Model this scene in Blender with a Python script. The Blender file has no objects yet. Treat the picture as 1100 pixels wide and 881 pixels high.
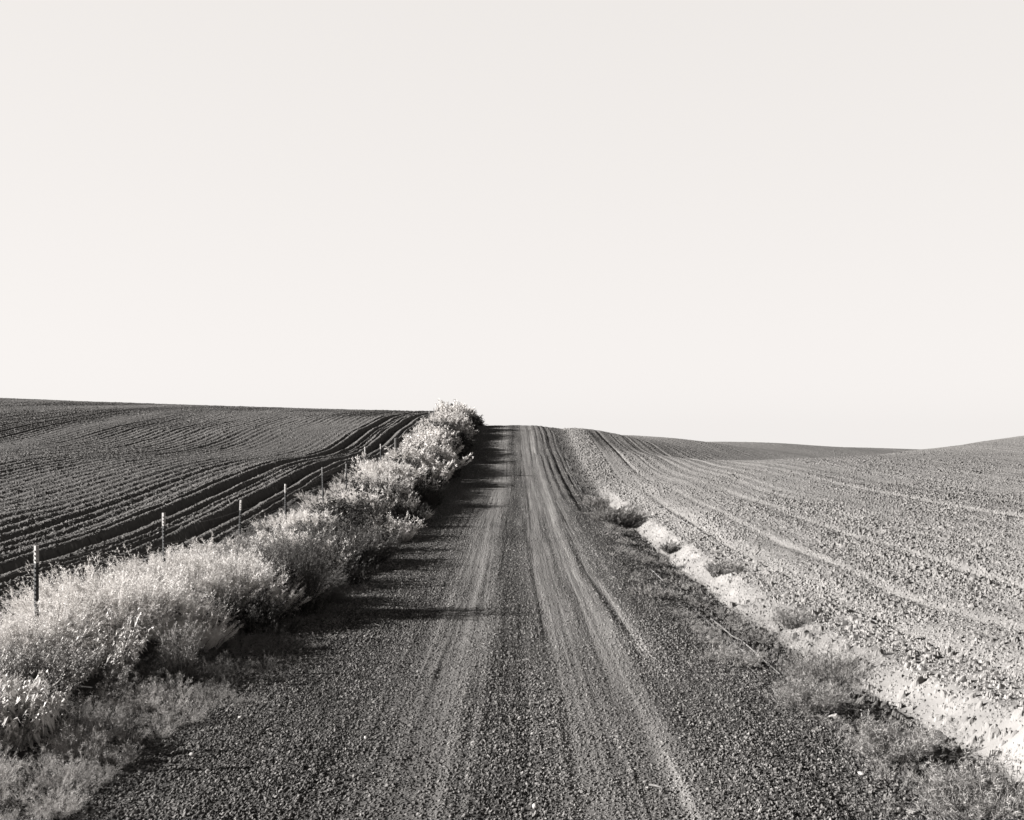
import bpy, math, random
import numpy as np

# ------------------------------------------------------------------ basics
SC = bpy.context.scene
COL = SC.collection
RAD = math.radians
SUN_EL = 21.5          # degrees above the horizon
SUN_AHEAD = 4.0        # sun stands almost exactly to the side of the road, a touch ahead
rng0 = np.random.default_rng(11)

def tag(o, label=None, cat=None, group=None, kind=None):
    if label: o['label'] = label
    if cat: o['category'] = cat
    if group: o['group'] = group
    if kind: o['kind'] = kind
    return o

def empty(name, loc=(0, 0, 0)):
    o = bpy.data.objects.new(name, None)
    o.location = loc
    o.empty_display_size = .2
    COL.objects.link(o)
    return o

def new_mesh(name, verts, faces, mat=None, tone=None, smooth=False):
    """faces: (n,3) or (n,4) int array"""
    verts = np.asarray(verts, np.float32)
    faces = np.asarray(faces, np.int32)
    me = bpy.data.meshes.new(name)
    k = faces.shape[1]
    me.vertices.add(len(verts))
    me.vertices.foreach_set('co', verts.ravel())
    me.loops.add(faces.size)
    me.loops.foreach_set('vertex_index', faces.ravel())
    me.polygons.add(len(faces))
    me.polygons.foreach_set('loop_start', np.arange(0, faces.size, k, dtype=np.int32))
    me.polygons.foreach_set('use_smooth', np.full(len(faces), smooth, bool))
    me.update(calc_edges=True)
    if tone is not None:
        a = me.attributes.new('tone', 'FLOAT', 'POINT')
        a.data.foreach_set('value', np.asarray(tone, np.float32))
    if mat: me.materials.append(mat)
    return me

def link(name, me, parent=None, loc=None):
    o = bpy.data.objects.new(name, me)
    if parent is not None: o.parent = parent
    if loc is not None: o.location = loc
    COL.objects.link(o)
    return o

# ------------------------------------------------------------------ interpolation and noise
def pchip(pts):
    xk = np.array([p[0] for p in pts], float); yk = np.array([p[1] for p in pts], float)
    h = np.diff(xk); dl = np.diff(yk) / h
    m = np.zeros_like(yk)
    m[0], m[-1] = dl[0], dl[-1]
    for i in range(1, len(xk) - 1):
        if dl[i-1] * dl[i] > 0:
            w1, w2 = 2*h[i] + h[i-1], h[i] + 2*h[i-1]
            m[i] = (w1 + w2) / (w1/dl[i-1] + w2/dl[i])
    def f(x):
        x = np.clip(np.asarray(x, float), xk[0], xk[-1])
        i = np.clip(np.searchsorted(xk, x) - 1, 0, len(xk) - 2)
        t = (x - xk[i]) / h[i]
        t2, t3 = t*t, t*t*t
        return ((2*t3 - 3*t2 + 1)*yk[i] + (t3 - 2*t2 + t)*h[i]*m[i]
                + (-2*t3 + 3*t2)*yk[i+1] + (t3 - t2)*h[i]*m[i+1])
    return f

def smooth_profile(pts, width):
    f = pchip(pts)
    offs = np.linspace(-1, 1, 9) * width
    w = np.cos(np.linspace(-1, 1, 9) * math.pi / 2.3); w /= w.sum()
    def g(x):
        x = np.asarray(x, float)
        sc = np.clip((x - 4) / 16, .05, 1)
        return sum(wi * f(x + o * sc) for wi, o in zip(w, offs))
    return g

def sstep(a, b, x):
    t = np.clip((x - a) / (b - a), 0, 1)
    return t*t*(3 - 2*t)

def hash2(ix, iy, seed):
    h = (ix.astype(np.int64) * 374761393 + iy.astype(np.int64) * 668265263 + seed * 974634777) & 0xffffffff
    h = ((h ^ (h >> 13)) * 1274126177) & 0xffffffff
    h = (h ^ (h >> 16)) & 0xffffffff
    return h

def rnd(h, k):
    h = (h * (747796405 + 2 * k * 1013904223 + 2) + 2891336453 * (k + 1)) & 0xffffffff
    h = ((h ^ (h >> 15)) * 277803737) & 0xffffffff
    h = h ^ (h >> 14)
    return (h & 0xffffff).astype(np.float32) / np.float32(0xffffff)

def vnoise(x, y, seed=0):
    ix, iy = np.floor(x), np.floor(y)
    fx, fy = (x - ix), (y - iy)
    fx = fx*fx*(3 - 2*fx); fy = fy*fy*(3 - 2*fy)
    ix = ix.astype(np.int64); iy = iy.astype(np.int64)
    r = lambda a, b: rnd(hash2(a, b, seed), 0)
    return (r(ix, iy)*(1-fx)*(1-fy) + r(ix+1, iy)*fx*(1-fy)
            + r(ix, iy+1)*(1-fx)*fy + r(ix+1, iy+1)*fx*fy) * 2 - 1

def fbm(x, y, seed=0, octs=4):
    s = 0; a = .5
    for o in range(octs):
        s = s + a * vnoise(x * 2**o + 17.3*o, y * 2**o - 9.1*o, seed + o)
        a *= .5
    return s

def splat(x, y, cell, seed, rlo, rhi, squash, density=1.0):
    """height and per-stone random of stones / clods lying in jittered cells (angular, tilted half-ellipsoids)"""
    n = x.size
    H = np.zeros(n, np.float32); T = np.full(n, .5, np.float32)
    dens = np.broadcast_to(np.asarray(density, np.float32), x.shape)
    for s in range(0, n, 150000):
        e = min(n, s + 150000)
        xs, ys, dn = x[s:e], y[s:e], dens[s:e]
        cx = np.floor(xs / cell).astype(np.int64); cy = np.floor(ys / cell).astype(np.int64)
        h = np.zeros(e - s, np.float32); t = np.full(e - s, .5, np.float32)
        for ox in (-1, 0, 1):
            for oy in (-1, 0, 1):
                hh = hash2(cx + ox, cy + oy, seed)
                px = (cx + ox + rnd(hh, 1)) * cell; py = (cy + oy + rnd(hh, 2)) * cell
                r = cell * (rlo + (rhi - rlo) * rnd(hh, 3)**2)
                a = rnd(hh, 4) * 3.1416; ca, sa = np.cos(a), np.sin(a)
                dx = (xs - px).astype(np.float32); dy = (ys - py).astype(np.float32)
                u = (dx*ca + dy*sa) / r; v = (-dx*sa + dy*ca) / (r * (.55 + .45*rnd(hh, 5)))
                # rounded-polygon footprint: mix of circle and box norm
                q = np.maximum(np.abs(u), np.abs(v)); q = .55*q*q + .45*(u*u + v*v)
                top = np.minimum(1.0, 1.5*np.sqrt(np.clip(1 - q, 0, 1)))
                hz = r * squash * (.5 + .7*rnd(hh, 6)) * top * (1 + (rnd(hh, 7)-.5)*1.3*u + (rnd(hh, 8)-.5)*1.3*v)
                hz = np.where(rnd(hh, 9) < dn, hz, 0)
                m = hz > h
                h = np.where(m, hz, h); t = np.where(m, rnd(hh, 10), t)
        H[s:e] = h; T[s:e] = t
    return H, T

# ------------------------------------------------------------------ the lie of the land (metres; y runs along the road, eye at 0,0,0)
z_road = smooth_profile([(-80, -1.8), (-10, -2.62), (0, -2.74), (8, -2.93), (14.7, -3.13), (21.7, -3.26), (32, -3.33),
                         (42, -3.29), (54, -3.02), (65, -2.2), (75, -1.13), (84, -.42), (90, -.17), (96, -.3),
                         (112, -1.3), (150, -4.2), (300, -14), (800, -30)], 4)
z_fence = smooth_profile([(-80, -1.9), (0, -2.72), (12.8, -2.82), (22, -2.9), (27, -2.86), (32, -2.68), (41, -2.25), (50, -2.1),
                          (57, -1.85), (62, -1.36), (67, -.85), (72, -.35), (80, .33), (90, .8), (98, 1.0), (110, .9),
                          (130, .3), (160, -1.6), (300, -12), (800, -30)], 3)
z_left = smooth_profile([(-80, -2.0), (0, -2.86), (10, -2.95), (17, -2.95), (22, -2.9), (27, -2.74), (34, -2.34), (40, -1.93),
                         (46, -1.7), (52, -1.72), (57, -1.55), (62, -1.15), (66, -.66), (73, -.15), (84, .55), (91, .76),
                         (100, 1.02), (123, 1.42), (135, 1.43), (160, .9), (220, -2.2), (400, -12), (800, -30)], 2.5)
z_ditch = smooth_profile([(-80, -2.2), (0, -2.9), (8, -2.97), (10, -3.07), (18, -3.48), (30, -3.72), (45, -3.66), (54, -3.2),
                          (65, -2.34), (75, -1.26), (87, -.48), (95, -.62), (112, -1.5), (150, -4.4), (300, -14.3), (800, -30)], 4)
BANK = [(-80, -1.6), (0, -2.15), (8, -2.5), (9.5, -2.66), (12, -2.93), (15, -3.12), (21, -3.24), (27, -3.37), (40, -3.38),
        (55, -3.08), (65, -2.27), (75, -1.2), (87, -.42), (95, -.58), (112, -1.5), (150, -4.2), (300, -14), (800, -30)]
z_bank = smooth_profile(BANK, 4)

def _cp(px, py, d): return ((px - 553) * d / 1100, d, -(py - 455) * d / 1100)
CP = [(4.8, d, z) for d, z in BANK if 0 <= d <= 150]
CP += [(7, 37, -3.05), (7, 19, -3.1), (7, 52, -2.95), (8.2, 68, -2.1),
       _cp(1100, 600, 20), _cp(1100, 514, 40), _cp(1100, 485, 65), _cp(1100, 472, 100), (70, 140, -4.6), (60.9, 155, -4.7), (54.8, 160, -4.0), (66, 150, -5.2), (43, 160, -3.25), _cp(1040, 477, 85),
       (14, 12, -1.7), (40, 40, -1.2), (90, 90, 2.0), (60, 60, .6), (75, 100, .9),
       _cp(985, 483.5, 75), (43, 110, -4.0), _cp(850, 495, 58), _cp(930, 489.5, 66), (21.6, 80, -3.25), (27, 100, -3.5),
       _cp(850, 477, 150), (54, 200, -4.8), _cp(930, 481, 190), (30.8, 90, -3.6), (44.6, 130, -4.3), _cp(985, 485.5, 230),
       _cp(740, 473, 110), (25.5, 150, -2.75), (8.5, 50, -2.75), _cp(740, 494, 75), _cp(740, 482, 92), _cp(780, 499.5, 60),
       _cp(685, 472, 90), _cp(640, 462, 87), (9.5, 120, -1.3), (16, 165, -3.6), (20, 220, -7), (60, 280, -9), (140, 280, -11), (120, 190, -6)]
CP = np.array(CP)
def _tps_k(r2): return np.where(r2 > 1e-9, .5 * r2 * np.log(np.maximum(r2, 1e-9)), 0)
_S = 40.0
_P = CP[:, :2] / _S
_n = len(_P)
_A = np.zeros((_n + 3, _n + 3))
_A[:_n, :_n] = _tps_k(((_P[:, None] - _P[None])**2).sum(-1)) + np.eye(_n) * 2e-4
_A[:_n, _n] = 1; _A[:_n, _n+1:] = _P; _A[_n, :_n] = 1; _A[_n+1:, :_n] = _P.T
_W = np.linalg.solve(_A, np.concatenate([CP[:, 2], [0, 0, 0]]))
def z_right(x, y):
    xc = np.clip(x, 0, 220) / _S; yc = np.clip(y, 4, 290) / _S
    out = _W[_n] + _W[_n+1] * xc + _W[_n+2] * yc
    for i in range(_n):
        out = out + _W[i] * _tps_k((xc - _P[i, 0])**2 + (yc - _P[i, 1])**2)
    return out - np.maximum(y - 290, 0) * .03

X_L, X_FENCE, X_RL, X_RR, X_DITCH, X_BANK = -7.3, -6.0, -3.2, 3.25, 4.1, 4.85

def ground(x, y):
    """height of the bare ground, without clods or gravel"""
    x, y = np.broadcast_arrays(np.asarray(x, float), np.asarray(y, float))
    zr, zf, zd, zb = z_road(y), z_fence(y), z_ditch(y), z_bank(y)
    t = np.maximum(-10 - x, 0)
    left = z_left(y) + .022*t + .00018*t*t - .0000004*np.maximum(t-60, 0)**3
    out = np.where(x < X_L, left, 0)
    m = (x >= X_L) & (x < -6.3)
    out = np.where(m, left + (zf - left) * sstep(X_L, -6.3, x), out)
    m = (x >= -6.3) & (x < X_RL)
    s = sstep(-5.6, X_RL, x)
    out = np.where(m, zf + (zr - .03 - zf) * s, out)
    m = (x >= X_RL) & (x < X_DITCH)
    st = np.clip((x - 2.1) / (X_DITCH - 2.1), 0, 1) ** 1.35
    crown = zr - .03 + .075 * (1 - (np.clip(x, -3.23, 3.23) / 3.23)**2)
    out = np.where(m, crown + (zd - crown) * st, out)
    m = (x >= X_DITCH) & (x < X_BANK)
    out = np.where(m, zd + (zb - zd) * sstep(X_DITCH, X_BANK, x), out)
    m = x >= X_BANK
    if m.any():
        zz = np.zeros(x.shape)
        zz[m] = z_right(x[m], y[m])
        b = sstep(X_BANK, 7.0, x)
        out = np.where(m, zb + (zz - zb) * b, out)
    return out

X_SPLIT = 5.7      # where the bank sheet ends and the field sheet begins
def surface(x, y):
    """ground with the bank's slumps and hollows"""
    x, y = np.broadcast_arrays(np.asarray(x, float), np.asarray(y, float))
    e = np.minimum(sstep(X_RR, X_RR + .12, x), sstep(X_SPLIT, X_SPLIT - .3, x))
    xm = x + .17 * fbm(x * .7, y * .55, 51, 4) * e
    return ground(xm, y) + .05 * fbm(x * 1.2, y * .8, 58, 4) * e

def gz(x, y): return float(surface(np.array([x]), np.array([y]))[0])

# ------------------------------------------------------------------ materials
def nodes(name):
    m = bpy.data.materials.new(name); m.use_nodes = True
    nt = m.node_tree
    return m, nt, nt.nodes['Principled BSDF']

TINT = (1.0, .955, .915)
def grey(v): return (v*TINT[0], v*TINT[1], v*TINT[2], 1)

def tone_mat(name, lo, hi, rough=.9, noise_scale=0, noise_amt=.0, bump=0, bump_scale=300, trans=0):
    """base colour runs from lo to hi with the per-point 'tone' of the mesh, with fine mottling on top"""
    m, nt, bs = nodes(name)
    N, L = nt.nodes, nt.links
    at = N.new('ShaderNodeAttribute'); at.attribute_name = 'tone'
    val = at.outputs['Fac']
    if noise_amt:
        tc = N.new('ShaderNodeTexCoord')
        nz = N.new('ShaderNodeTexNoise'); nz.inputs['Scale'].default_value = noise_scale
        nz.inputs['Detail'].default_value = 5; nz.inputs['Roughness'].default_value = .65
        L.new(tc.outputs['Object'], nz.inputs['Vector'])
        ma = N.new('ShaderNodeMath'); ma.operation = 'MULTIPLY_ADD'
        L.new(nz.outputs['Fac'], ma.inputs[0]); ma.inputs[1].default_value = noise_amt * 2; ma.inputs[2].default_value = -noise_amt
        ad = N.new('ShaderNodeMath'); ad.operation = 'ADD'
        L.new(val, ad.inputs[0]); L.new(ma.outputs[0], ad.inputs[1]); val = ad.outputs[0]
    mr = N.new('ShaderNodeValToRGB')
    mr.color_ramp.elements[0].color = grey(lo); mr.color_ramp.elements[1].color = grey(hi)
    L.new(val, mr.inputs['Fac'])
    L.new(mr.outputs['Color'], bs.inputs['Base Color'])
    bs.inputs['Roughness'].default_value = rough
    bs.inputs['Specular IOR Level'].default_value = .02
    if bump:
        tc2 = N.new('ShaderNodeTexCoord')
        b = N.new('ShaderNodeTexNoise'); b.inputs['Scale'].default_value = bump_scale; b.inputs['Detail'].default_value = 3
        L.new(tc2.outputs['Object'], b.inputs['Vector'])
        bp = N.new('ShaderNodeBump'); bp.inputs['Strength'].default_value = bump; bp.inputs['Distance'].default_value = .01
        L.new(b.outputs['Fac'], bp.inputs['Height']); L.new(bp.outputs['Normal'], bs.inputs['Normal'])
    if trans:
        tr = N.new('ShaderNodeBsdfTranslucent'); L.new(mr.outputs['Color'], tr.inputs['Color'])
        mx = N.new('ShaderNodeMixShader'); mx.inputs[0].default_value = trans
        out = N['Material Output']
        L.new(bs.outputs[0], mx.inputs[1]); L.new(tr.outputs[0], mx.inputs[2]); L.new(mx.outputs[0], out.inputs['Surface'])
    return m

def plain_mat(name, v, rough=.8, noise=.3, scale=20, metallic=0):
    m, nt, bs = nodes(name)
    N, L = nt.nodes, nt.links
    tc = N.new('ShaderNodeTexCoord')
    nz = N.new('ShaderNodeTexNoise'); nz.inputs['Scale'].default_value = scale; nz.inputs['Detail'].default_value = 5
    L.new(tc.outputs['Object'], nz.inputs['Vector'])
    r = N.new('ShaderNodeValToRGB')
    r.color_ramp.elements[0].position = .3; r.color_ramp.elements[1].position = .7
    r.color_ramp.elements[0].color = grey(v * (1 - noise)); r.color_ramp.elements[1].color = grey(min(.9, v * (1 + noise)))
    L.new(nz.outputs['Fac'], r.inputs['Fac']); L.new(r.outputs['Color'], bs.inputs['Base Color'])
    bs.inputs['Roughness'].default_value = rough; bs.inputs['Metallic'].default_value = metallic
    bs.inputs['Specular IOR Level'].default_value = .2
    return m

M_ROAD = tone_mat('gravel', .006, .165, noise_scale=55, noise_amt=.10, bump=.5, bump_scale=260)
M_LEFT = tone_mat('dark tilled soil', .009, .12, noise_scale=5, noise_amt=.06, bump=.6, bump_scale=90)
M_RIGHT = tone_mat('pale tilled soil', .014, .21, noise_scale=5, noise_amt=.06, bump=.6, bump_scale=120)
M_BANK = tone_mat('dry roadside earth', .014, .155, noise_scale=6, noise_amt=.08, bump=.6, bump_scale=120)
M_VERGE = tone_mat('verge earth', .014, .10, noise_scale=6, noise_amt=.1)
M_WEED = tone_mat('dry weed straw', .006, .54, rough=.8, trans=.16)
M_LEAF = tone_mat('weed leaf', .006, .40, rough=.6, trans=.12)
M_STEEL = plain_mat('dark painted steel', .007, .6, .3, 30)
M_WHITE = plain_mat('white post paint', .19, .6, .12, 40)
M_WOOD = plain_mat('weathered post wood', .035, .9, .4, 25)
M_WIRE = plain_mat('fence wire', .12, .5, .2, 30, .6)
M_RUT_EDGE = plain_mat('pale rut edge', .06, .9, .6, 22)
M_STONE = plain_mat('pale stone', .21, .85, .2, 40)
M_STONE_DARK = plain_mat('dark stone', .03, .85, .4, 40)
M_TWIG = plain_mat('bleached twig', .11, .9, .55, 28)

# ------------------------------------------------------------------ ground sheets
def rows_of(spec):
    out = []
    for a, b, step, geo in spec:
        if geo: n = max(1, int(math.log(b / a) / step)); seg = a * (b / a) ** (np.arange(n) / n)
        else: n = max(1, int((b - a) / step)); seg = a + (b - a) * np.arange(n) / n
        out.append(seg)
    return np.concatenate(out + [[spec[-1][1]]])

ROWS = rows_of([(-60, 0, 6, 0), (0, 6.2, .4, 0), (6.2, 14, .0017, 1), (14, 30, .0021, 1), (30, 100, .0026, 1), (100, 260, .005, 1), (260, 700, 30, 0)])
ROWS_L = rows_of([(-60, 0, 6, 0), (0, 12, .25, 0), (12, 60, .0026, 1), (60, 150, .0026, 1), (150, 260, .01, 1), (260, 700, 30, 0)])
ROWS_V = rows_of([(-60, 0, 6, 0), (0, 100, .12, 0), (100, 260, 2, 0), (260, 700, 30, 0)])

def sheet(name, X, Y, Z, tone, mat):
    r, c = X.shape
    idx = np.arange(r * c, dtype=np.int32).reshape(r, c)
    f = np.stack([idx[:-1, :-1], idx[:-1, 1:], idx[1:, 1:], idx[1:, :-1]], -1).reshape(-1, 4)
    me = new_mesh(name, np.stack([X, Y, Z], -1).reshape(-1, 3), f, mat, tone.ravel())
    return tag(link(name, me), kind='structure')

def near(Y, lo, hi):    # 1 close by, 0 far away
    return 1 - sstep(lo, hi, Y)

def gauss(x, c, w): return np.exp(-((x - c) / w)**2)

# ---- road and its outer shoulder
def build_road():
    t = np.linspace(0, 1, 900)
    X = (-3.9 + (X_RR + 3.9) * t)[None, :] + 0 * ROWS[:, None]
    Y = ROWS[:, None] + 0 * X
    x, y = X.ravel(), Y.ravel()
    Z = ground(x, y)
    w = fbm(x * 0, y * .07, 5, 3) * .22
    xw = x + w
    # packed wheel tracks
    trk = np.maximum(gauss(xw, -.82, .42), np.maximum(gauss(xw, .72, .33), gauss(xw, 1.25, .30)))
    trk = np.maximum(trk, .75 * gauss(xw + .15 * fbm(x * 0, y * .05, 9, 2), 1.78, .11) * sstep(12, 17, y))
    trk = np.clip(trk * (1 + .5 * fbm(x * 2.5, y * .45, 7, 3)), 0, 1)
    trk = trk * (.78 + .22 * sstep(9, 16, y))
    streak = fbm(x * 9 + 3 * w, y * .12, 21, 3)
    loose = 1 - trk
    far_rut = gauss(xw, 2.15, .1) + gauss(xw, 2.55, .12) * .8 + gauss(xw, 2.95, .08) * .7
    patch = np.clip(.72 + 1.0 * fbm(x * .9, y * .35, 35, 4), .25, 1.15)
    h1, t1 = splat(x, y, .022, 1, .25, .62, 1.15, (.62 + .36 * loose) * (.5 + .5 * patch))
    h2, t2 = splat(x, y, .037, 2, .18, .5, 1.15, .05 + .45 * loose * patch)
    h3, t3 = splat(x, y, .075, 3, .08, .30, .9, .02 + .16 * loose * patch * patch)
    m2, m3 = h2 > h1, h3 > np.maximum(h1, h2)
    st = np.where(m3, t3, np.where(m2, t2, t1))
    hs = np.maximum(h1, np.maximum(h2, h3))
    # gravel fades into coarser, lower relief where single stones can no longer be told apart
    Z = Z + hs * (.62 + .38 * loose) * (1.0 - .3 * sstep(20, 60, y))
    Z = Z + .035 * fbm(x * 1.1, y * .35, 31, 3) * loose + .012 * streak - .014 * trk
    Z = Z + (.010 * gauss(xw, -.35, .2) + .012 * gauss(xw, 1.52, .14) + .012 * gauss(xw, .33, .2)) * (1 + 1.5 * fbm(x * 1.2, y * .3, 33, 3))
    Z = Z - .035 * far_rut * sstep(34, 55, y) * (1 + fbm(x * 2, y * .15, 34, 2)) + .012 * np.sin(xw * 9) * sstep(1.9, 2.3, x) * sstep(30, 50, y)
    # colour: loose stones dark with pale ones among them, dust in the tracks pale
    dust = trk * (.62 + .5 * streak)
    tone = .345 - .10 * loose * (hs < .003) + (st - .44) * 1.08 * (hs > .003) * (1 - .5 * trk) + .23 * np.clip(dust, 0, 1)
    tone = tone + .35 * (st > .965) * (hs > .008)
    tone = tone + .10 * fbm(x * .8, y * .2, 41, 3) + .06 * streak
    lines = gauss(xw, 1.36, .06) + .9 * gauss(xw, 1.76, .07) * sstep(11, 14, y) * near(y, 26, 34) + .6 * gauss(xw, .55, .05) + .5 * gauss(xw, -1.12, .05)
    tone = tone + .30 * np.clip(lines, 0, 1) * np.clip(.6 + 1.2 * fbm(x * 3, y * .5, 43, 3), 0, 1)
    tone = tone - .07 * sstep(1.9, 2.6, xw) - .10 * gauss(xw, -.06, .28)
    return sheet('gravel_road', X, Y, Z.reshape(X.shape), np.clip(tone, .02, 1), M_ROAD)

# ---- the earth bank and ditch beside the road
def build_bank():
    t = np.linspace(0, 1, 200)
    X = (X_RR + (X_SPLIT - X_RR) * t)[None, :] + 0 * ROWS[:, None]
    Y = ROWS[:, None] + 0 * X
    x, y = X.ravel(), Y.ravel()
    e = sstep(X_RR, X_RR + .12, x)           # shares its edge with the road
    e2 = sstep(X_SPLIT, X_SPLIT - .3, x)
    xm = x + .17 * fbm(x * .7, y * .55, 51, 4) * np.minimum(e, e2)
    Z = surface(x, y)
    wide = .38 * (1 - sstep(12, 15, y))
    pale = sstep(4.0, 4.2, xm) * (1 - .85 * sstep(4.86 + wide, 5.0 + wide, xm)) * (.8 + .2 * sstep(-.35, .05, fbm(x * .3, y * .2, 53, 3)))
    pale = pale * (1 - .9 * sstep(40, 50, y)) * (1 - .4 * np.exp(-((y - 17.0) / 2.3)**2)) * (.75 + .25 * sstep(-.25, .1, fbm(x * 1.2, y * .9, 54, 3)))
    h1, t1 = splat(x, y, .045, 4, .2, .55, 1.0, .75 - .25 * pale)
    h2, t2 = splat(x, y, .10, 5, .2, .55, .95, .55 - .25 * pale)
    h3, t3 = splat(x, y, .22, 6, .12, .40, .9, .26 * sstep(3.8, 4.3, x) * (1 - .55 * pale))
    hs = np.maximum(h1, np.maximum(h2, h3)); st = np.where(h3 >= hs, t3, np.where(h2 >= hs, t2, t1))
    h4, t4 = splat(x, y, .16, 13, .2, .5, 1.0, .5 * sstep(38, 50, y) * sstep(3.9, 4.3, x)); hs = np.maximum(hs, h4)
    rill = fbm(x * 1.6, y * 2.2, 57, 5)
    Z = Z + hs + .05 * rill * pale
    grav = 1 - sstep(3.6, 4.1, xm)
    soil = (1 - .45 * sstep(44, 54, y)) * np.maximum(sstep(4.6, 5.0, xm), sstep(3.5, 4.0, xm) * sstep(38, 50, y))
    tone = .24 + .36 * soil * (1 - pale) + (.53 + .07 * near(y, 12, 15)) * pale * (.85 + .5 * fbm(x * 3, y * 2, 50, 4)) + (st - .5) * (.28 + .1 * grav) + .12 * fbm(x * 2, y * 1.4, 59, 4)
    tone = tone + .12 * sstep(3.9, 4.2, xm)
    # the lowest stretch by the road is gravel spilled off the shoulder
    tone = np.where((xm < 3.9) & (y < 44), tone * (.62 + .25 * sstep(3.3, 3.9, xm)), tone)
    return sheet('roadside_bank', X, Y, Z.reshape(X.shape), np.clip(tone, .02, 1), M_BANK)

# ---- the worked fields
def build_right():
    t = np.linspace(0, 1, 600)
    X = X_SPLIT + (.60 * np.maximum(ROWS, 0) + 3.5)[:, None] * t[None, :]
    Y = ROWS[:, None] + 0 * X
    x, y = X.ravel(), Y.ravel()
    Z = ground(x, y)
    bend = .9 * fbm(x * .02, y * .02, 61, 2) + (y - 55) ** 2 * .0008 * sstep(55, 80, y) * sstep(6, 14, x)
    u = x + bend
    band = fbm(u * .55, y * .025, 63, 3)
    fur = np.sin(u * 2 * math.pi / .78 + 2.5 * band) * (.5 + .5 * fbm(u * .4, y * .05, 64, 2))
    wheel = gauss(u, 6.95, .16) + .9 * gauss(u, 8.75, .18) + .8 * gauss(u, 13.2, .2) + .7 * gauss(u, 15.0, .2) + .6 * gauss(u, 5.75, .12) + .5 * gauss(u, 21, .25) + .5 * gauss(u, 23, .25)
    wheel = np.clip(wheel, 0, 1) * near(y, 36, 56) * (.6 + .4 * sstep(-.3, .2, fbm(u, y * .12, 65, 2)))
    rough = np.clip(.62 + .9 * fbm(u * .35, y * .06, 66, 3) + .7 * fbm(x * .5, y * .4, 62, 3), .15, 1) * (1 - .5 * wheel)
    smooth_far = near(y, 26, 62)
    rough = rough * (.62 + .38 * smooth_far)
    h0, t0 = splat(x, y, .045, 7, .2, .58, 1.1, .75)
    h1, t1 = splat(x, y, .068, 8, .2, .56, 1.3, .25 + .6 * rough)
    h2, t2 = splat(x, y, .125, 9, .14, .46, 1.2, np.clip(.02 + .36 * rough + .4 * sstep(44, 58, y) * (1 - sstep(12, 18, x)), 0, .8))
    hs = np.maximum(h0, np.maximum(h1, h2)); st = np.where(h2 >= hs, t2, np.where(h1 >= hs, t1, t0))
    Z = Z + hs * (.30 + .72 * rough) * (1 - .25 * sstep(40, 90, y)) + .014 * fur * (1 - wheel) + .024 * fbm(u * 2.6, y * .03, 60, 3) - .05 * wheel * near(y, 40, 60) + .05 * fbm(x * 1.3, y * 1.1, 67, 4) * (.4 + .6 * smooth_far)
    groove = gauss(u, 6.7, .11) + gauss(u, 9.4, .13) + gauss(u, 11.6, .12) + gauss(u, 7.9, .1)
    Z = Z - .035 * groove * sstep(50, 64, y) * (1 + .8 * fbm(x * .8, y * .2, 69, 3))
    tone = .41 + (st - .5) * .30 + .05 * band + .05 * fbm(u * 1.8, y * .03, 55, 3) + .06 * wheel * near(y, 35, 60) + .08 * fbm(x * .15, y * .06, 68, 3)
    tone = tone - .03 * sstep(85, 120, y) * sstep(14, 20, x)
    # join smoothly to the bank sheet
    tone = tone + .08 * near(x, 5.7, 6.6) * near(y, 36, 46)
    return sheet('ploughed_field', X, Y, Z.reshape(X.shape), np.clip(tone, .02, 1), M_RIGHT)

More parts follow.
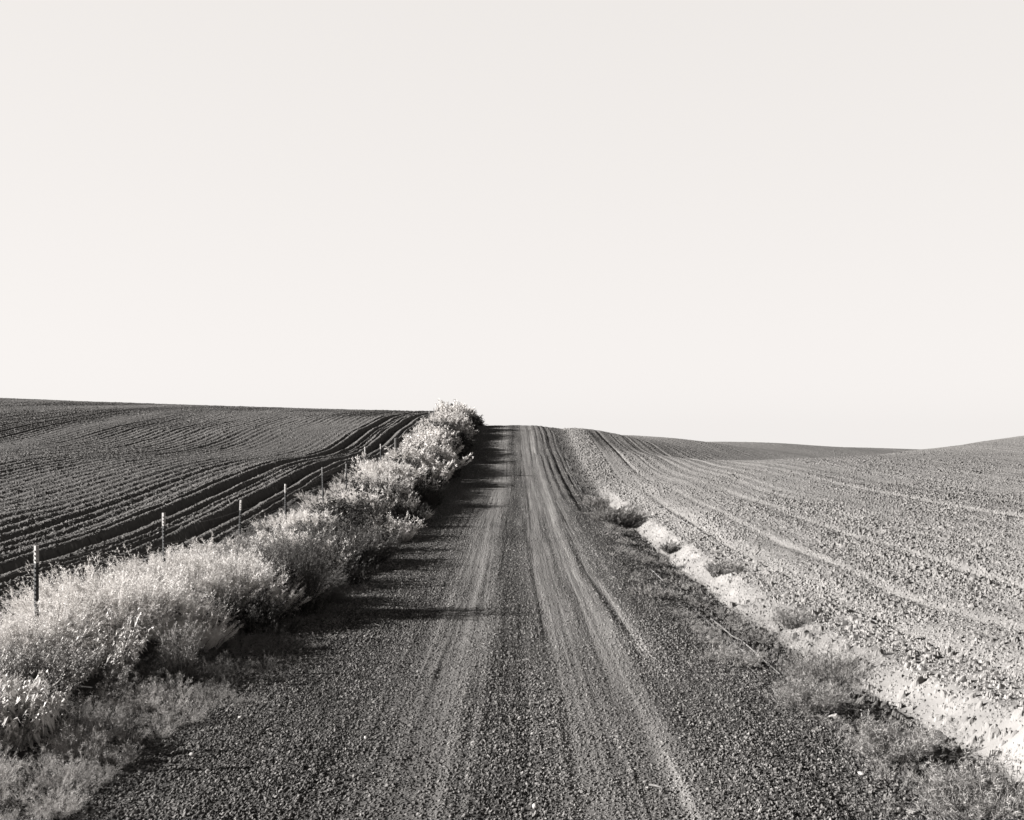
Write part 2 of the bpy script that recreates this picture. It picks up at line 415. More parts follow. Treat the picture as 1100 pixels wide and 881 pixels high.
FURROW_A, FURROW_B = -8.1, -10.0
def build_left():
    t = np.linspace(0, 1, 640) ** 1.15
    X = -7.0 - (.56 * np.maximum(ROWS_L, 0) + 6)[:, None] * t[None, :]
    Y = ROWS_L[:, None] + 0 * X
    x, y = X.ravel(), Y.ravel()
    Z = ground(x, y)
    wob = .22 * fbm(y * 0 + .5, y * .045, 71, 2) + .10 * fbm(y * 0 + 3.5, y * .2, 72, 2)
    u = x + wob
    # two deep dead furrows: a steep dropped face, a flat floor, and low ridges of turned earth
    def trench(c, w, dep):
        q = (u - c) / w
        return -dep * (sstep(-1.0, -.45, q) * (1 - sstep(.35, 1.3, q))) + dep * .3 * gauss(u, c - w * 1.35, w * .42) + dep * .3 * gauss(u, c + w * 1.7, w * .4)
    cut = trench(FURROW_A, .30, .22) + trench(FURROW_B, .28, .21)
    mid = sstep(-10.7, -10.3, u) 
    small = 0
    for c, a in ((-7.2, .08), (-7.5, .06), (-8.8, .09), (-9.15, .06), (-9.4, .08), (-10.75, .07)):
        small = small + a * (.6 + fbm(y * 0 + c * 3, y * .25, 70, 2)) * 1.15 * (gauss(u + .06 * fbm(y * 0 + c, y * .3, 77, 2), c, .075) - .5 * gauss(u, c + .16, .09))
    u2 = u + .25 * fbm(x * .05, y * .03, 73, 2)
    band = fbm(u2 * .45, y * .02, 74, 3)
    amp = np.clip(.6 + 1.0 * fbm(u2 * .22, y * .03, 75, 3), .1, 1.2)
    fur = np.sin(u2 * 2 * math.pi / .46 + .8 * fbm(x * .3, y * .3, 76, 2))
    fur2 = np.sin(u2 * 2 * math.pi / 1.38 + 1.7)
    out = 1 - mid
    h0, t0 = splat(x, y, .065, 10, .2, .55, 1.1, .7)
    h1, t1 = splat(x, y, .13, 11, .15, .5, 1.0, np.clip(.35 + .5 * band, .05, .8))
    hs = np.maximum(h0, h1); st = np.where(h1 >= hs, t1, t0)
    flo = np.clip(gauss(u, FURROW_A + .05, .36) + gauss(u, FURROW_B + .05, .34), 0, 1)
    Z = Z + cut + small * (1 - flo) + hs * (1 - .75 * flo) * .7 + out * (amp * .040 * fur + .018 * fur2 * amp) + .05 * fbm(x * .7, y * .5, 78, 4)
    # an uncultivated hump beyond the outer furrow
    hump = np.exp(-((x + 14.6) / 1.6)**2 - ((y - 26.5) / 3.0)**2)
    Z = Z + .22 * hump
    tone = .45 + (st - .5) * .55 + .14 * band * out + .12 * fbm(x * .1, y * .05, 79, 3) + .2 * hump - .04 * flo  # slightly darker furrow floors: shade painted into the soil colour
    tone = tone + .4 * (st > .955)
    # meets the verge sheet
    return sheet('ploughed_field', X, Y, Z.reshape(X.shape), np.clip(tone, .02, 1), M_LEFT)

def build_verge():
    t = np.linspace(0, 1, 110)
    X = (-7.25 + (-2.95 + 7.25) * t)[None, :] + 0 * ROWS_V[:, None]
    Y = ROWS_V[:, None] + 0 * X
    x, y = X.ravel(), Y.ravel()
    Z = ground(x, y) + .04 * fbm(x * 2, y * 2, 81, 4)
    h0, t0 = splat(x, y, .08, 12, .2, .55, .8, .5)
    Z = Z + h0 * .6 - .10 * sstep(-4.1, -3.85, x) - .05 * (1 - sstep(-7.1, -6.9, x))
    tone = .4 + (t0 - .5) * .4 + .2 * fbm(x, y, 82, 3)
    return sheet('verge_ground', X, Y, Z.reshape(X.shape), np.clip(tone, .02, 1), M_VERGE)

build_road(); build_bank(); build_right(); build_left(); build_verge()

# ------------------------------------------------------------------ plants
def unit(v): return v / np.maximum(np.linalg.norm(v, axis=-1, keepdims=True), 1e-9)

def blades(P, D, L, W, r):
    """one slim triangle per blade"""
    n = len(P)
    S = unit(np.cross(D, r.normal(size=(n, 3)))) * (W / 2)[:, None]
    V = np.stack([P - S, P + S, P + D * L[:, None]], 1).reshape(-1, 3)
    return V, np.arange(3 * n).reshape(-1, 3)

def leaves(P, D, L, W, r, droop=.5):
    """folded diamond leaves: four triangles each"""
    n = len(P)
    S = unit(np.cross(D, np.array([0, 0, 1.]) + .5 * r.normal(size=(n, 3))))
    N = unit(np.cross(S, D))
    mid = P + D * (L * .5)[:, None] + N * (L * .06)[:, None]
    tip = P + D * (L * .92)[:, None] - np.array([0, 0, 1.]) * (L * droop)[:, None]
    a = mid + S * (W / 2)[:, None] + N * (W * .25)[:, None]; b = mid - S * (W / 2)[:, None] + N * (W * .25)[:, None]
    V = np.stack([P, a, mid, b, tip], 1).reshape(-1, 3)
    k = np.arange(n)[:, None] * 5
    F = np.concatenate([k + [0, 1, 2], k + [0, 2, 3], k + [2, 1, 4], k + [2, 4, 3]])
    return V, F

def ribbons(P0, P1, P2, w, r):
    """stems: a two-segment ribbon with a crossed twin, tapering"""
    n = len(P0)
    D = unit(P2 - P0)
    out_v, out_f = [], []
    for q in range(2):
        S = unit(np.cross(D, r.normal(size=(n, 3))))
        s0, s1 = S * (w / 2)[:, None], S * (w * .35)[:, None]
        V = np.stack([P0 - s0, P0 + s0, P1 - s1, P1 + s1, P2], 1).reshape(-1, 3)
        k = np.arange(n)[:, None] * 5 + q * 5 * n
        out_v.append(V); out_f += [k + [0, 1, 3], k + [0, 3, 2], k + [2, 3, 4]]
    return np.concatenate(out_v), np.concatenate(out_f)

def join(parts):
    V, F, T, o = [], [], [], 0
    for v, f, t in parts:
        V.append(v); F.append(f + o); T.append(np.broadcast_to(np.asarray(t, np.float32), (len(v),))); o += len(v)
    return np.concatenate(V), np.concatenate(F), np.concatenate(T)

def stems_of(r, n, h, spread, base_r=.1):
    az = r.uniform(0, 2*math.pi, n); lean = np.sqrt(r.uniform(0, 1, n)) * spread
    L = h * r.uniform(.65, 1.08, n) * (1 - .25 * (lean / max(spread, .01))**2)
    d = np.stack([np.cos(az)*np.sin(lean), np.sin(az)*np.sin(lean), np.cos(lean)], -1)
    rr = base_r * np.sqrt(r.uniform(0, 1, n))
    P0 = np.stack([np.cos(az)*rr, np.sin(az)*rr, np.full(n, -.08)], -1)
    out = np.stack([np.cos(az), np.sin(az), np.zeros(n)], -1)
    P1 = P0 + d * (L * .55)[:, None]
    P2 = P0 + d * L[:, None] + out * (L * .10 * spread)[:, None] - np.array([0, 0, 1.]) * (L * .08 * spread)[:, None]
    return P0, P1, P2, L

def along(P0, P1, P2, i, t):
    t = t[:, None]
    return (1-t)**2 * P0[i] + 2*t*(1-t) * P1[i] + t*t * P2[i]

def fluffy(seed, h=.9, stems=40, twigs=14, hairs=8, hair=(.02, .055), w=.0032, spread=.75, tone=.72, foot=.1):
    """a dry, airy, many-branched weed"""
    r = np.random.default_rng(seed)
    P0, P1, P2, L = stems_of(r, stems, h, spread, foot)
    n = stems * twigs
    i = np.repeat(np.arange(stems), twigs); t = r.uniform(.25, 1, n) ** .75
    A = along(P0, P1, P2, i, t)
    sd = unit(P2 - P1)[i]
    td = unit(sd * .9 + r.normal(size=(n, 3)) * .55 + np.array([0, 0, .25]))
    tl = h * r.uniform(.08, .24, n) * (1.25 - .7 * t)
    B = A + td * tl[:, None]
    j = np.repeat(np.arange(n), hairs); m = n * hairs
    s = r.uniform(.1, 1.05, m)
    P = A[j] + td[j] * (tl[j] * s)[:, None] + r.normal(size=(m, 3)) * .006
    D = unit(td[j] * .8 + r.normal(size=(m, 3)) * .8)
    hv, hf = blades(P, D, r.uniform(hair[0], hair[1], m), w * r.uniform(.7, 1.5, m), r)
    tone_t = np.repeat((tone + r.normal(0, .10, n))[j], 3)
    sv, sf = ribbons(P0, P1, P2, np.full(stems, w * 1.8), r)
    bv, bf = blades(A, td, tl, np.full(n, w), r)
    foli = join([(hv, hf, np.clip(tone_t, .03, 1)), (bv, bf, tone * .85)])
    stem = (sv, sf, np.full(len(sv), tone * .7))
    return foli, stem

def leafy(seed, h=.9, stems=16, per=26, size=(.05, .10), spread=.5, tone=.42, wide=.42, droop=.5, hl=.0):
    r = np.random.default_rng(seed)
    P0, P1, P2, L = stems_of(r, stems, h, spread, .14)
    n = stems * per
    i = np.repeat(np.arange(stems), per); t = r.uniform(.12, 1.0, n)
    A = along(P0, P1, P2, i, t)
    az = r.uniform(0, 2*math.pi, n)
    D = unit(np.stack([np.cos(az), np.sin(az), r.uniform(-.25, .75, n)], -1))
    l = r.uniform(size[0], size[1], n) * (1.15 - .55 * t)
    v, f = leaves(A, D, l, l * wide, r, droop)
    tn = np.repeat(np.clip(tone + r.normal(0, .12, n) + hl * (r.uniform(size=n) > .8), .03, 1), 5)
    sv, sf = ribbons(P0, P1, P2, np.full(stems, .008), r)
    return (v, f, tn), (sv, sf, np.full(len(sv), tone * .8))

def grassy(seed, h=.4, n=260, spread=.9, base=.12, w=.005, tone=.5):
    r = np.random.default_rng(seed)
    P0, P1, P2, L = stems_of(r, n, h, spread, base)
    P2 = P2 + r.normal(size=P2.shape) * h * .06
    V = []; S = unit(np.cross(unit(P2 - P0), r.normal(size=(n, 3))))
    ww = w * r.uniform(.6, 1.4, n)
    s0, s1 = S * (ww/2)[:, None], S * (ww * .4)[:, None]
    M = along(P0, P1, P2, np.arange(n), np.full(n, .55))
    V = np.stack([P0 - s0, P0 + s0, M - s1, M + s1, P2], 1).reshape(-1, 3)
    k = np.arange(n)[:, None] * 5
    F = np.concatenate([k + [0, 1, 3], k + [0, 3, 2], k + [2, 3, 4]])
    T = np.repeat(np.clip(tone + r.normal(0, .12, n), .03, 1), 5)
    return V, F, T

def both(pair):
    return join([pair[0], pair[1]])

# prototypes of the thicket, by distance
PRO = {
    ('fluff', 0): [both(fluffy(100 + k, .85, 40, 13, 8, (.012, .034), .0066)) for k in range(4)],
    ('fluff', 1): [both(fluffy(110 + k, .85, 30, 10, 6, (.02, .06), .012)) for k in range(3)],
    ('fluff', 2): [both(fluffy(120 + k, .85, 18, 9, 7, (.04, .10), .020)) for k in range(3)],
    ('leaf', 0): [both(leafy(130 + k, .8, 18, 28, (.06, .13), tone=.5, hl=.4)) for k in range(3)],
    ('leaf', 1): [both(leafy(140 + k, .8, 12, 18, (.07, .14), hl=.3)) for k in range(2)],
    ('leaf', 2): [both(leafy(150 + k, .8, 9, 14, (.12, .22), hl=.3)) for k in range(2)],
    ('grass', 0): [both(fluffy(160 + k, .42, 60, 8, 5, (.015, .045), .0026, .85, .5)) for k in range(3)],
    ('grass', 1): [both(fluffy(170 + k, .42, 30, 7, 4, (.02, .06), .006, .85, .5)) for k in range(2)],
    ('grass', 2): [both(fluffy(180 + k, .42, 18, 5, 3, (.04, .1), .015, .85, .5)) for k in range(2)],
}

def scatter(name, plan, mat):
    """plan rows: (proto, x, y, z, scale, scale_z, rot, tone_gain) -> ONE mesh of undergrowth"""
    parts = []
    for (V, F, T), x, y, z, s, sz, a, g, *tl in plan:
        c, sn = math.cos(a) * s, math.sin(a) * s
        W = np.empty_like(V, dtype=np.float32)
        W[:, 0] = V[:, 0]*c - V[:, 1]*sn + x
        W[:, 1] = V[:, 0]*sn + V[:, 1]*c + y
        W[:, 2] = V[:, 2]*s*sz + z
        if tl:
            W[:, 0] += V[:, 2] * s * tl[0]; W[:, 1] += V[:, 2] * s * tl[1]
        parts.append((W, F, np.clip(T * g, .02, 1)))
    V, F, T = join(parts)
    return tag(link(name, new_mesh(name, V, F, mat, T)), kind='stuff')

def lod(y): return 0 if y < 20 else (1 if y < 42 else 2)

# the thicket grows in rounded clumps: x, y, radius, height, kind, tone (sunlit field side painted pale, shaded road side painted dark)
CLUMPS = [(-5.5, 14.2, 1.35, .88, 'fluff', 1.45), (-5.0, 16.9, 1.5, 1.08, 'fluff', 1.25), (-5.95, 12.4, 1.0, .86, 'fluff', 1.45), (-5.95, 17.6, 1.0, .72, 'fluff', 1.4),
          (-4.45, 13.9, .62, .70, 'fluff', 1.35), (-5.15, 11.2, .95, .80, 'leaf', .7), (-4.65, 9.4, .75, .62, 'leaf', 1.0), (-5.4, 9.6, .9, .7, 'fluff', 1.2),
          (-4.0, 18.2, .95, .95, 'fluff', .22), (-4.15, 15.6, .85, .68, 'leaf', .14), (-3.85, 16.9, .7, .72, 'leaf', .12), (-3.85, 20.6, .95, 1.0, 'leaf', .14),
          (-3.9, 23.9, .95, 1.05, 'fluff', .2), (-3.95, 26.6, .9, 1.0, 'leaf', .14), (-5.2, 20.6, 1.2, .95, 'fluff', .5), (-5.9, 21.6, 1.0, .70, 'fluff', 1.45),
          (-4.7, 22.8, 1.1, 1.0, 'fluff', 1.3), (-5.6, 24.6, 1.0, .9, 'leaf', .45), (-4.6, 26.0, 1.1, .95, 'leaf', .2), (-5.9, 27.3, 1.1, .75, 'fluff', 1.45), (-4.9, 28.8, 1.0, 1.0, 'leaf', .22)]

def thicket():
    r = np.random.default_rng(5)
    clumps = list(CLUMPS)
    y = 29.5
    while y < 108:                                  # clumps stand in three loose rows
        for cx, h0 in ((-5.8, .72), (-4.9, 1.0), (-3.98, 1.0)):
            dark = r.uniform() < (.2 if cx < -5 else (.42 if cx < -4.5 else .8))  # darkest by the road: dark foliage plus shade put into the tone
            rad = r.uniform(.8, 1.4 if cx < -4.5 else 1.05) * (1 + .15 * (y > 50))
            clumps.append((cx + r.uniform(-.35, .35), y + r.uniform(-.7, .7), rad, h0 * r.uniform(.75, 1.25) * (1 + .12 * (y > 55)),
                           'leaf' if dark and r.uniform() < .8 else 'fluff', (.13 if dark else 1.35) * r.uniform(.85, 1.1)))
        y += r.uniform(.9, 1.6)
    B = np.array([c[:4] for c in clumps])
    plan = []
    cand = []
    y = 3.0
    while y < 108:
        step = .31 if y < 20 else (.46 if y < 42 else .60)
        for x in np.arange(-6.6, -3.15, step):
            cand.append((x + r.uniform(-.5, .5) * step, y + r.uniform(-.5, .5) * step))
        y += step
    C = np.array(cand)
    G = ground(C[:, 0], C[:, 1])
    NZ = fbm(C[:, 0] * 1.1, C[:, 1] * .9, 91, 3)
    for (x, y), g, nz in zip(C, G, NZ):
        q = (x + 6.6) / 3.4                         # 0 at the field, 1 at the road
        l = lod(y)
        d2 = ((x - B[:, 0])**2 + (y - B[:, 1])**2) / B[:, 2]**2
        v = B[:, 3] * np.sqrt(np.clip(1 - d2, 0, 1))
        k = int(np.argmax(v)); hh = float(v[k])
        if y > 18 and -6.3 < x < -3.9: hh = max(hh, .42)
        hh *= 1 + .55 * nz
        if y > 28: hh *= .66 + .34 * float(sstep(-6.0, -5.1, x))
        tilt = (0, 0)
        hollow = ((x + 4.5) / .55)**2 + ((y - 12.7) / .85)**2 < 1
        if hh > .26 and not (y < 9.9 and q > .70) and not hollow:
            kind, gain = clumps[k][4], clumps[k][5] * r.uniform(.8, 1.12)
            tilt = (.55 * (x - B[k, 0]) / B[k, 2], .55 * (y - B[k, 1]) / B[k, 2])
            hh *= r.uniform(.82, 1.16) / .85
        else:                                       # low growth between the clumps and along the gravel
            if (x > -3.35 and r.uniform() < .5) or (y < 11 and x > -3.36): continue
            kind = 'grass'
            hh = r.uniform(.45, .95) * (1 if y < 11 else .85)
            gain = r.uniform(.6, 1.05) * (.25 if hollow else (1.2 if y < 11.5 else .5))  # grass in the hollow darkened: its shade is put into the tone
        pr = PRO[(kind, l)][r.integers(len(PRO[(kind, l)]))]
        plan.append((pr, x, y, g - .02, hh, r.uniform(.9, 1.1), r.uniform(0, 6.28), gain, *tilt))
    return scatter('dry_weeds', plan, M_WEED)

thicket()

def shoulder_grass():
    """thin grass creeping over the gravel beside the ditch, and along the thicket's foot"""
    r = np.random.default_rng(8)
    pr = [[both(fluffy(200 + 10*l + k, .15 + .02*k, (22, 14, 8)[l], 5, (5, 4, 3)[l], (.012, .035), (.0024, .005, .012)[l], 1.1, .40)) for k in range(3)] for l in range(3)]
    plan = []
    for _ in range(2700):
        y = 6.8 + 55 * r.uniform() ** 1.7
        x = r.normal(3.4, .5)
        d = fbm(np.array([x * 1.3]), np.array([y * .55]), 95, 3)[0]
        if x < 2.3 or x > 4.45 or d < .0 + .2 * sstep(20, 34, y) - .1 * sstep(2.9, 3.5, x): continue
        if r.uniform() < (.5 if y < 10.5 else .25): continue
        plan.append((pr[lod(y)][r.integers(3)], x, y, gz(x, y), r.uniform(.6, 1.25), r.uniform(.7, 1.1), r.uniform(0, 6.28), r.uniform(.65, 1.1)))
    for _ in range(260):
        y = 11 + 27 * r.uniform() ** 1.6
        x = -3.2 + abs(r.normal(0, .28))
        plan.append((pr[lod(y)][r.integers(3)], x, y, gz(x, y), r.uniform(.5, 1.1), r.uniform(.7, 1.1), r.uniform(0, 6.28), r.uniform(.8, 1.2)))
    return scatter('roadside_grass', plan, M_WEED)
shoulder_grass()

def stone_place(px, py):
    """where the line of sight through a photo point meets the ground"""
    ds = np.concatenate([np.arange(4, 40, .02), np.arange(40, 140, .1)])
    zz = surface((px - 553) * ds / 1100, ds)
    zl = -(py - 455) * ds / 1100
    i = np.argmax(zl <= zz)
    d = ds[i]
    return ((px - 553) * d / 1100, d, float(zz[i]))

# ---- single bushes that stand out of the thicket
def bush_thing(name, label, cat, loc, pair, group=None, mat=M_WEED, rot=0, scale=1):
    t = empty(name, loc); t.rotation_euler = (0, 0, rot); t.scale = (scale,)*3
    tag(t, label, cat, group)
    (v, f, tn), (sv, sf, st) = pair
    link('foliage', new_mesh('foliage', v, f, mat, tn), t)
    link('stems', new_mesh('stems', sv, sf, M_WEED, st), t)
    return t

def at(x, y): return (x, y, gz(x, y) - .02)

G_B = 'weed bushes standing out of the roadside thicket'
bush_thing('weed_bush', 'tall feathery weed bush whose long shadow reaches across the gravel', 'weed', at(-3.62, 17.2),
           fluffy(301, 1.62, 150, 18, 9, (.012, .034), .0075, .46, .12), G_B)
bush_thing('weed_bush', 'broad pale domed weed bush, the fluffiest in the thicket', 'weed', at(-5.0, 16.2),
           fluffy(302, 1.1, 70, 16, 9, (.012, .034), .0066, .8, .8), G_B)
bush_thing('weed_bush', 'shaggy weed bush beside the second white-tipped fence post', 'weed', at(-5.4, 17.9),
           fluffy(303, .75, 60, 14, 9, (.012, .034), .0066, .8, .95), G_B)
bush_thing('weed_bush', 'upright branching weed at the dark gap in the thicket, above the gravel edge', 'weed', at(-4.05, 12.3),
           fluffy(304, .80, 40, 12, 8, (.012, .03), .005, .4, .42), G_B)
bush_thing('leafy_weed', 'leafy weed with drooping bright leaves at the bottom corner of the thicket', 'weed', at(-4.55, 9.3),
           leafy(305, .72, 30, 36, (.09, .17), .65, .85, .42, .7, .3), G_B, M_LEAF)
bush_thing('leafy_weed', 'dark leafy weed with an arching pale stem over the shadowed gap', 'weed', at(-4.75, 12.0),
           leafy(306, .9, 26, 34, (.08, .15), .6, .70, .42, .6, .35), G_B, M_LEAF)
bush_thing('leafy_weed', 'round leafy weed with small glinting leaves below the broad pale dome', 'weed', at(-4.45, 14.3),
           leafy(307, .95, 22, 34, (.05, .09), .7, .22, .5, .3, .5), G_B, M_LEAF)
bush_thing('leafy_weed', 'dark leafy bush at the foot of the fifth fence post', 'weed', at(-5.1, 29.5),
           leafy(308, 1.05, 26, 34, (.07, .13), .75, .14, .5, .3, .5), G_B, M_LEAF)
bush_thing('leafy_weed', 'dense dark bush leaning towards the road below the wooden fence post', 'weed', at(-4.4, 40.5),
           leafy(309, 1.25, 34, 34, (.09, .17), .8, .10, .5, .3, .3), G_B, M_LEAF)
bush_thing('round_bush', 'rounded dark bush on the bank at the crest of the road', 'bush', at(-4.25, 82.5),
           leafy(310, 1.35, 46, 44, (.12, .24), .95, .05, .55, .3, .05), G_B, M_LEAF)
bush_thing('round_bush', 'low dark shrub trailing from the crest bush down to the gravel', 'bush', at(-3.55, 84.5),
           leafy(311, .6, 26, 30, (.10, .2), 1.0, .05, .55, .3, .05), G_B, M_LEAF)

# ---- tufts beside the ditch
G_T = 'grass tufts beside the ditch'
def tuft(px, py, label, h, n, spread, base, w, tone, seed, cat='grass tuft'):
    loc = stone_place(px, py)
    q = max(1, loc[1] / 13)
    V, F, T = both(fluffy(seed, h * 1.4, n // 5, 8, 6, (.02 * q**.5, .05 * q**.5), .0042 * q, spread * .85, tone * .72, base * .85))
    me = new_mesh('grass_tuft', V, F, M_WEED, T)
    o = link('grass_tuft', me, None, (loc[0], loc[1], loc[2] - .05))
    return tag(o, label, cat, G_T)
tuft(662, 562, 'largest dry grass tuft, a grey clump at the head of the white bank', .62, 1300, 1.0, .62, .010, .34, 401)
tuft(641, 546, 'small pale tuft close up the road from the largest clump', .55, 400, .8, .35, .012, .46, 402)
tuft(722, 592, 'small dark round tuft alone on the bare white bank', .30, 420, .9, .16, .008, .32, 403)
tuft(777, 614, 'low dark tuft at the top lip of the white bank beside the field', .28, 520, 1.0, .3, .007, .30, 404)
tuft(700, 606, 'flat grey tuft where gravel meets the foot of the white bank', .26, 420, 1.1, .35, .008, .36, 405)
tuft(852, 672, 'lone tuft with dark core on the pale rubble of the bank', .34, 460, .9, .13, .005, .34, 406)
tuft(893, 728, 'widest low tuft spreading across the foot of the bank', .36, 1300, 1.0, .42, .005, .36, 407)
tuft(866, 762, 'bushy tuft under a pale arched twig', .34, 800, .8, .2, .0045, .38, 408)
tuft(962, 812, 'round wispy tuft with a shadowed hollow on one side', .34, 900, .85, .22, .0042, .42, 409)
tuft(1062, 862, 'wide flattened tuft below the end of the white bank', .32, 1100, 1.0, .34, .004, .40, 410)
tuft(790, 712, 'pale sparse tuft just above the long furrow rut', .24, 420, 1.0, .26, .005, .46, 411)
tuft(700, 640, 'thin faded tuft out on the open gravel shoulder', .28, 300, 1.0, .35, .006, .42, 412)

# ------------------------------------------------------------------ fence
def box(sx, sy, sz, cx=0, cy=0, cz=0):
    v = np.array([[x, y, z] for x in (-1, 1) for y in (-1, 1) for z in (-1, 1)], float) * .5 * [sx, sy, sz] + [cx, cy, cz]
    f = np.array([[0, 1, 3, 2], [4, 6, 7, 5], [0, 4, 5, 1], [2, 3, 7, 6], [0, 2, 6, 4], [1, 5, 7, 3]])
    return v, f, 0
def quads(name, parts, mat):
    V, F, T = join(parts)
    return new_mesh(name, V, F, mat)
def lathe(name, rings, mat, seg=14, seed=0, jit=.0, cap=True):
    r = np.random.default_rng(seed)
    a = np.arange(seg) * 2 * math.pi / seg
    w = 1 + r.normal(0, jit, seg)
    V, F = [], []
    for z, rad in rings:
        V.append(np.stack([np.cos(a) * rad * w, np.sin(a) * rad * w, np.full(seg, z)], -1))
    for k in range(len(rings) - 1):
        for j in range(seg):
            F.append([k*seg + j, k*seg + (j+1) % seg, (k+1)*seg + (j+1) % seg, (k+1)*seg + j])
    V = np.concatenate(V)
    n = len(V); V = np.concatenate([V, [[0, 0, rings[-1][0] + .012]]])
    k = (len(rings) - 1) * seg
    for j in range(0, seg, 2):
        F.append([k + j, k + (j+1) % seg, k + (j+2) % seg, n])
    return new_mesh(name, V, np.array(F), mat)

TIP, POST_H = .22, 1.32
me_post = quads('post', [box(.044, .008, POST_H - TIP + .5, 0, 0, (POST_H - TIP - .5)/2), box(.008, .040, POST_H - TIP + .5, 0, .0245, (POST_H - TIP - .5)/2)]
                + [box(.016, .010, .02, 0, -.0095, z) for z in np.arange(.05, POST_H - TIP - .03, .055)], M_STEEL)
me_tip = quads('post_tip', [box(.0455, .0095, TIP, 0, 0, POST_H - TIP/2), box(.0095, .0415, TIP, 0, .026, POST_H - TIP/2)]
               + [box(.0165, .011, .02, 0, -.0108, POST_H - TIP + z) for z in (.04, .095, .15)], M_WHITE)
me_wood = lathe('wooden_post', [(-.5, .125), (0, .125), (.5, .12), (.98, .118), (1.02, .105)], M_WOOD, 16, 3, .03)

me_tip_dull = me_tip.copy(); me_tip_dull.materials[0] = plain_mat('worn post paint', .06, .7, .5, 40)
POST_PX = [(38, 586), (176, 551), (256, 537), (306.5, 520), (347, 502), (372, 499), (392, 480), (409, 477), None, (437, 468), (447, 457), (454, 448),
           (461, 441), (466, 438), (470.5, 434), (475.5, 432), (481, 431), None]
r = np.random.default_rng(33)
fence = empty('wire_fence', at(X_FENCE, 12.8))
tag(fence, 'wire fence of thin steel posts with white tips running uphill above the weeds', 'fence')
fx, fy, fz = fence.location
tops = []
first = True
DPOST = [1100 * 6.0 / (553 - p[0]) if p else None for p in POST_PX]
DPOST[8] = 52.0; DPOST[-1] = 97.5
extra = [(9.0, None), (5.2, None)]
for d, p in list(zip(DPOST, POST_PX)) + extra:
    x = X_FENCE
    g = gz(x, d)
    if p is None and d > 20:                       # thick wooden posts
        o = link('wooden_post', me_wood, fence, (x - fx, d - fy, g - fz + (.28 if d < 60 else -.10)))
        tag(o, 'thick weathered wooden fence post')
        tops.append((x, d, g + .0)); continue
    top = -(p[1] - 455) * d / 1100 if p else g + 1.3
    base = min(max(top - POST_H, g - .30), g + .25)
    o = link('post', me_post, fence, (x - fx, d - fy, base - fz))
    lean = (RAD(r.normal(0, 1.2)), RAD(r.normal(1.6, 1.6)), RAD(-42 + r.normal(0, 9)))
    o.rotation_euler = lean
    tip = link('post_tip', me_tip if p is None or POST_PX.index(p) not in (4, 5, 9, 11) else me_tip_dull, o)
    tops.append((x, d, base))
tops.sort(key=lambda q: q[1])
for hgt in (.45, .80, 1.08):
    pts = []
    for (x, d, b), (x2, d2, b2) in zip(tops[:-1], tops[1:]):
        for s in (0, .25, .5, .75):
            sag = -.05 * 4 * s * (1 - s)
            pts.append((x + .03 - fx, d + (d2 - d) * s - fy, b + (b2 - b) * s + hgt + sag - fz))
    pts = np.array(pts); rad = .0019
    V = np.concatenate([pts + [rad, 0, -rad*.6], pts + [-rad, 0, -rad*.6], pts + [0, 0, rad]])
    n = len(pts); F = []
    for k in range(n - 1):
        for a, b in ((0, 1), (1, 2), (2, 0)):
            F.append([a*n + k, a*n + k + 1, b*n + k + 1, b*n + k])
    link('wire', new_mesh('wire', V, np.array(F), M_WIRE), fence)

# ------------------------------------------------------------------ loose stones and twigs that stand out
def rock(seed, s):
    r = np.random.default_rng(seed)
    import bmesh
    bm = bmesh.new(); bmesh.ops.create_icosphere(bm, subdivisions=2, radius=1)
    V = np.array([v.co[:] for v in bm.verts]); F = np.array([[v.index for v in f.verts] for f in bm.faces]); bm.free()
    for _ in range(7):                              # chip flat facets off the ball
        n = unit(r.normal(size=3)); c = r.uniform(.55, .85)
        d = V @ n; V = V - np.maximum(d - c, 0)[:, None] * n
    return V * np.asarray(s) * .5, F
G_S = 'loose stones standing out of the gravel'
def stone(px, py, size, label, seed, mat=M_STONE, name='stone'):
    x, y, z = stone_place(px, py)
    V, F = rock(seed, size)
    o = link(name, new_mesh(name, V, F, mat), None, (x, y, z + size[2] * .30 + .012))
    o.rotation_euler = (0, 0, RAD(seed * 47 % 180))
    return tag(o, label, 'stone', G_S)
stone(258, 773, (.055, .04, .035), 'bright stone near the shadowed foot of the weeds', 501)
stone(206, 814, (.055, .04, .04), 'white stone resting near the short grass edge of the thicket', 502)
stone(223, 832, (.05, .04, .04), 'pale rounded stone among dark gravel below two other bright stones', 503)
stone(393, 795, (.05, .035, .03), 'lone bright pebble on dark gravel beside the wheel track nearer the weeds', 504)
stone(575, 871, (.05, .04, .05), 'pale upright stone at the bottom of the dark strip between wheel tracks', 505)
stone(559, 773, (.045, .03, .03), 'small pale stone midway along the dark strip between wheel tracks', 506)
stone(651, 798, (.04, .03, .025), 'small light pebble in the wheel track beside the dark strip', 507)
stone(925, 834, (.075, .05, .035), 'flat white stone on the grassy shoulder below the round wispy tuft', 508)
stone(896, 773, (.12, .08, .07), 'blocky pale lump of earth where tufts meet the white bank', 509)
stone(531, 521, (.30, .16, .08), 'dark flat clod lying alone in the wheel track near the hill', 510, M_STONE_DARK)
stone(257, 840, (.04, .03, .03), 'tiny white pebble near the thin grass on the gravel', 511)

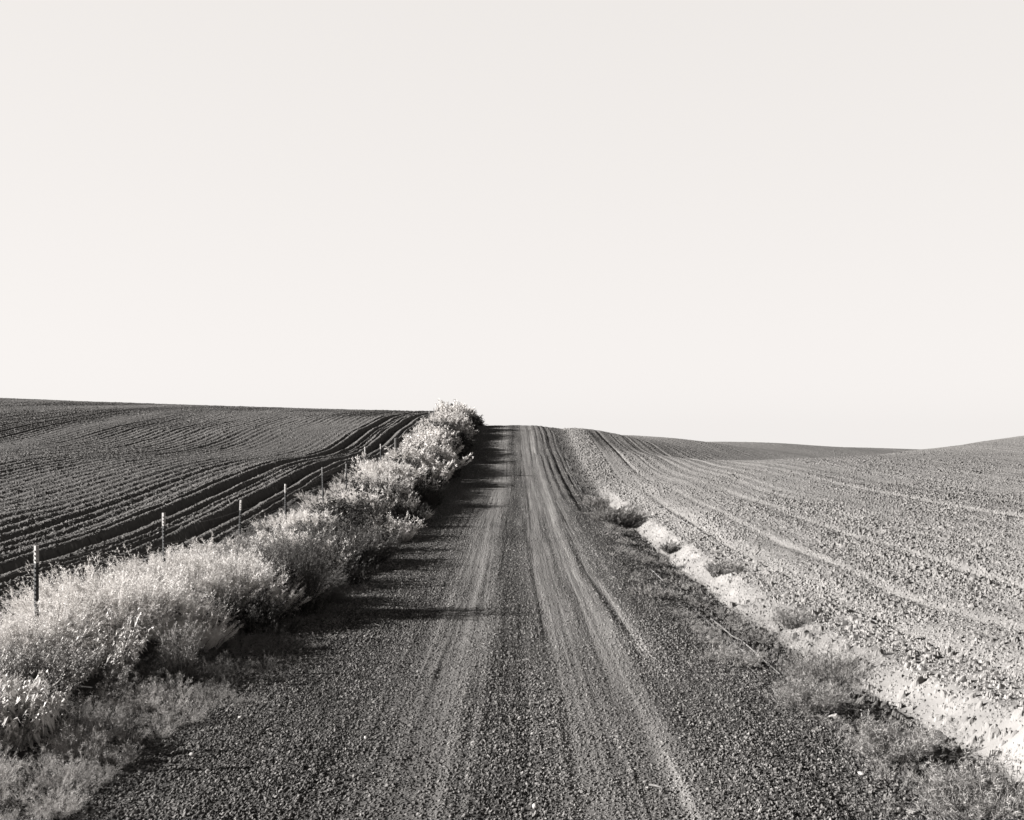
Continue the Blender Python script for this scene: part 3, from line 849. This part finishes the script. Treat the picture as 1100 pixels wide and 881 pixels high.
def twig(name, pts, r0, label, mat=M_TWIG):
    """a thin bent stalk lying on the ground, through photo points"""
    W = np.array([stone_place(*p) for p in pts]); W[:, 2] += r0 * 1.1 + .012
    base = W[0].copy(); W = W - base
    n = len(W); V = []; seg = 6
    D = unit(np.gradient(W, axis=0))
    for k in range(n):
        rad = r0 * (1 - .55 * k / (n - 1)) * (1 + .15 * math.sin(k * 2.3))
        S = unit(np.cross(D[k], [0, 0, 1.])); U = np.cross(S, D[k])
        for j in range(seg):
            a = j * 2 * math.pi / seg
            V.append(W[k] + S * math.cos(a) * rad + U * math.sin(a) * rad)
    F = [[k*seg + j, k*seg + (j+1) % seg, (k+1)*seg + (j+1) % seg, (k+1)*seg + j] for k in range(n-1) for j in range(seg)]
    o = link(name, new_mesh(name, np.array(V), np.array(F), mat, None, True), None, tuple(base))
    return tag(o, label, 'dry stalk', 'dry stalks lying on the ground')
twig('stalk_or_rut_edge', [(764, 667), (775, 675), (786, 685), (797, 691), (808, 700), (820, 711), (829, 719), (838, 727)], .017,  # added tube standing in for the pale edge of a rut
     'long straight pale rut edge along the ditch, built as an added strip', M_RUT_EDGE)
twig('stalk_or_rut_edge', [(866, 736), (874, 737), (882, 741), (890, 747)], .010, 'short arched pale twig over the bushy tuft')
twig('stalk_or_rut_edge', [(900, 761), (912, 764), (924, 765), (934, 768)], .011, 'thin pale twig lying between bushy tuft and white bank')
twig('stalk_or_rut_edge', [(697, 847), (704, 848), (711, 850)], .012, 'small bleached chip of wood lying in the pale wheel track')

# ------------------------------------------------------------------ sky, sun, camera
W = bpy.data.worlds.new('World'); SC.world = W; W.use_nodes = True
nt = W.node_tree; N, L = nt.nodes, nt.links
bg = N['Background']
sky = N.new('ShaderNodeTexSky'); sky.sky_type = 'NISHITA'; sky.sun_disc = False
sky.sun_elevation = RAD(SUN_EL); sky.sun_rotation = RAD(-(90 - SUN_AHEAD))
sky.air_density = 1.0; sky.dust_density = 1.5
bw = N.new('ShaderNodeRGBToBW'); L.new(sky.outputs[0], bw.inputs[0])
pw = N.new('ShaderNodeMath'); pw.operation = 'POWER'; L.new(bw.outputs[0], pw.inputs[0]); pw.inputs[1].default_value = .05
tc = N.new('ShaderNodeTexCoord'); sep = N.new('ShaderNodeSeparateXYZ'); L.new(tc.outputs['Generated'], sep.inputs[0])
rp = N.new('ShaderNodeValToRGB')        # pale towards the horizon, darkened overhead to keep sky fill out of shadows
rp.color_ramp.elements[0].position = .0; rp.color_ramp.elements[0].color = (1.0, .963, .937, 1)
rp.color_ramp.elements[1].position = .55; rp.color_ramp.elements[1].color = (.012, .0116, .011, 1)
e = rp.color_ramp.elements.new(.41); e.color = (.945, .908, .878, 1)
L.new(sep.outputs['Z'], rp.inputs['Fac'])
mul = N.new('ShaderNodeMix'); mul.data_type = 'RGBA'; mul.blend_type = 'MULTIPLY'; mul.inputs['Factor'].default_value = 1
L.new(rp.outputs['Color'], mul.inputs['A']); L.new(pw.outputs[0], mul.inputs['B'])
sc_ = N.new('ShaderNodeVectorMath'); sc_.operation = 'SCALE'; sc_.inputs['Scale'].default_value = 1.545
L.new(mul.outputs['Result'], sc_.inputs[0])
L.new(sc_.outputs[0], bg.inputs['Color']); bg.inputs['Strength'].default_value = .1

ld = bpy.data.lights.new('sun', 'SUN'); ld.energy = 5.0; ld.angle = RAD(.5); ld.color = (1, .985, .97)
so = bpy.data.objects.new('sun', ld); COL.objects.link(so)
so.rotation_euler = (RAD(90 - SUN_EL), 0, -RAD(90 + SUN_AHEAD))

cd = bpy.data.cameras.new('camera'); cam = bpy.data.objects.new('camera', cd); COL.objects.link(cam)
cam.location = (0, 0, 0); cam.rotation_euler = (RAD(90), 0, 0)
cd.sensor_width = 36; cd.lens = 36; cd.clip_end = 3000; cd.clip_start = .1
cd.shift_x = -3 / 1100; cd.shift_y = 14.5 / 1100
SC.camera = cam

SC.view_settings.view_transform = 'Standard'; SC.view_settings.look = 'None'
SC.view_settings.gamma = 1; SC.view_settings.use_curve_mapping = False
SC.view_settings.exposure = 2.5
SC.cycles.max_bounces = 3; SC.cycles.diffuse_bounces = 2
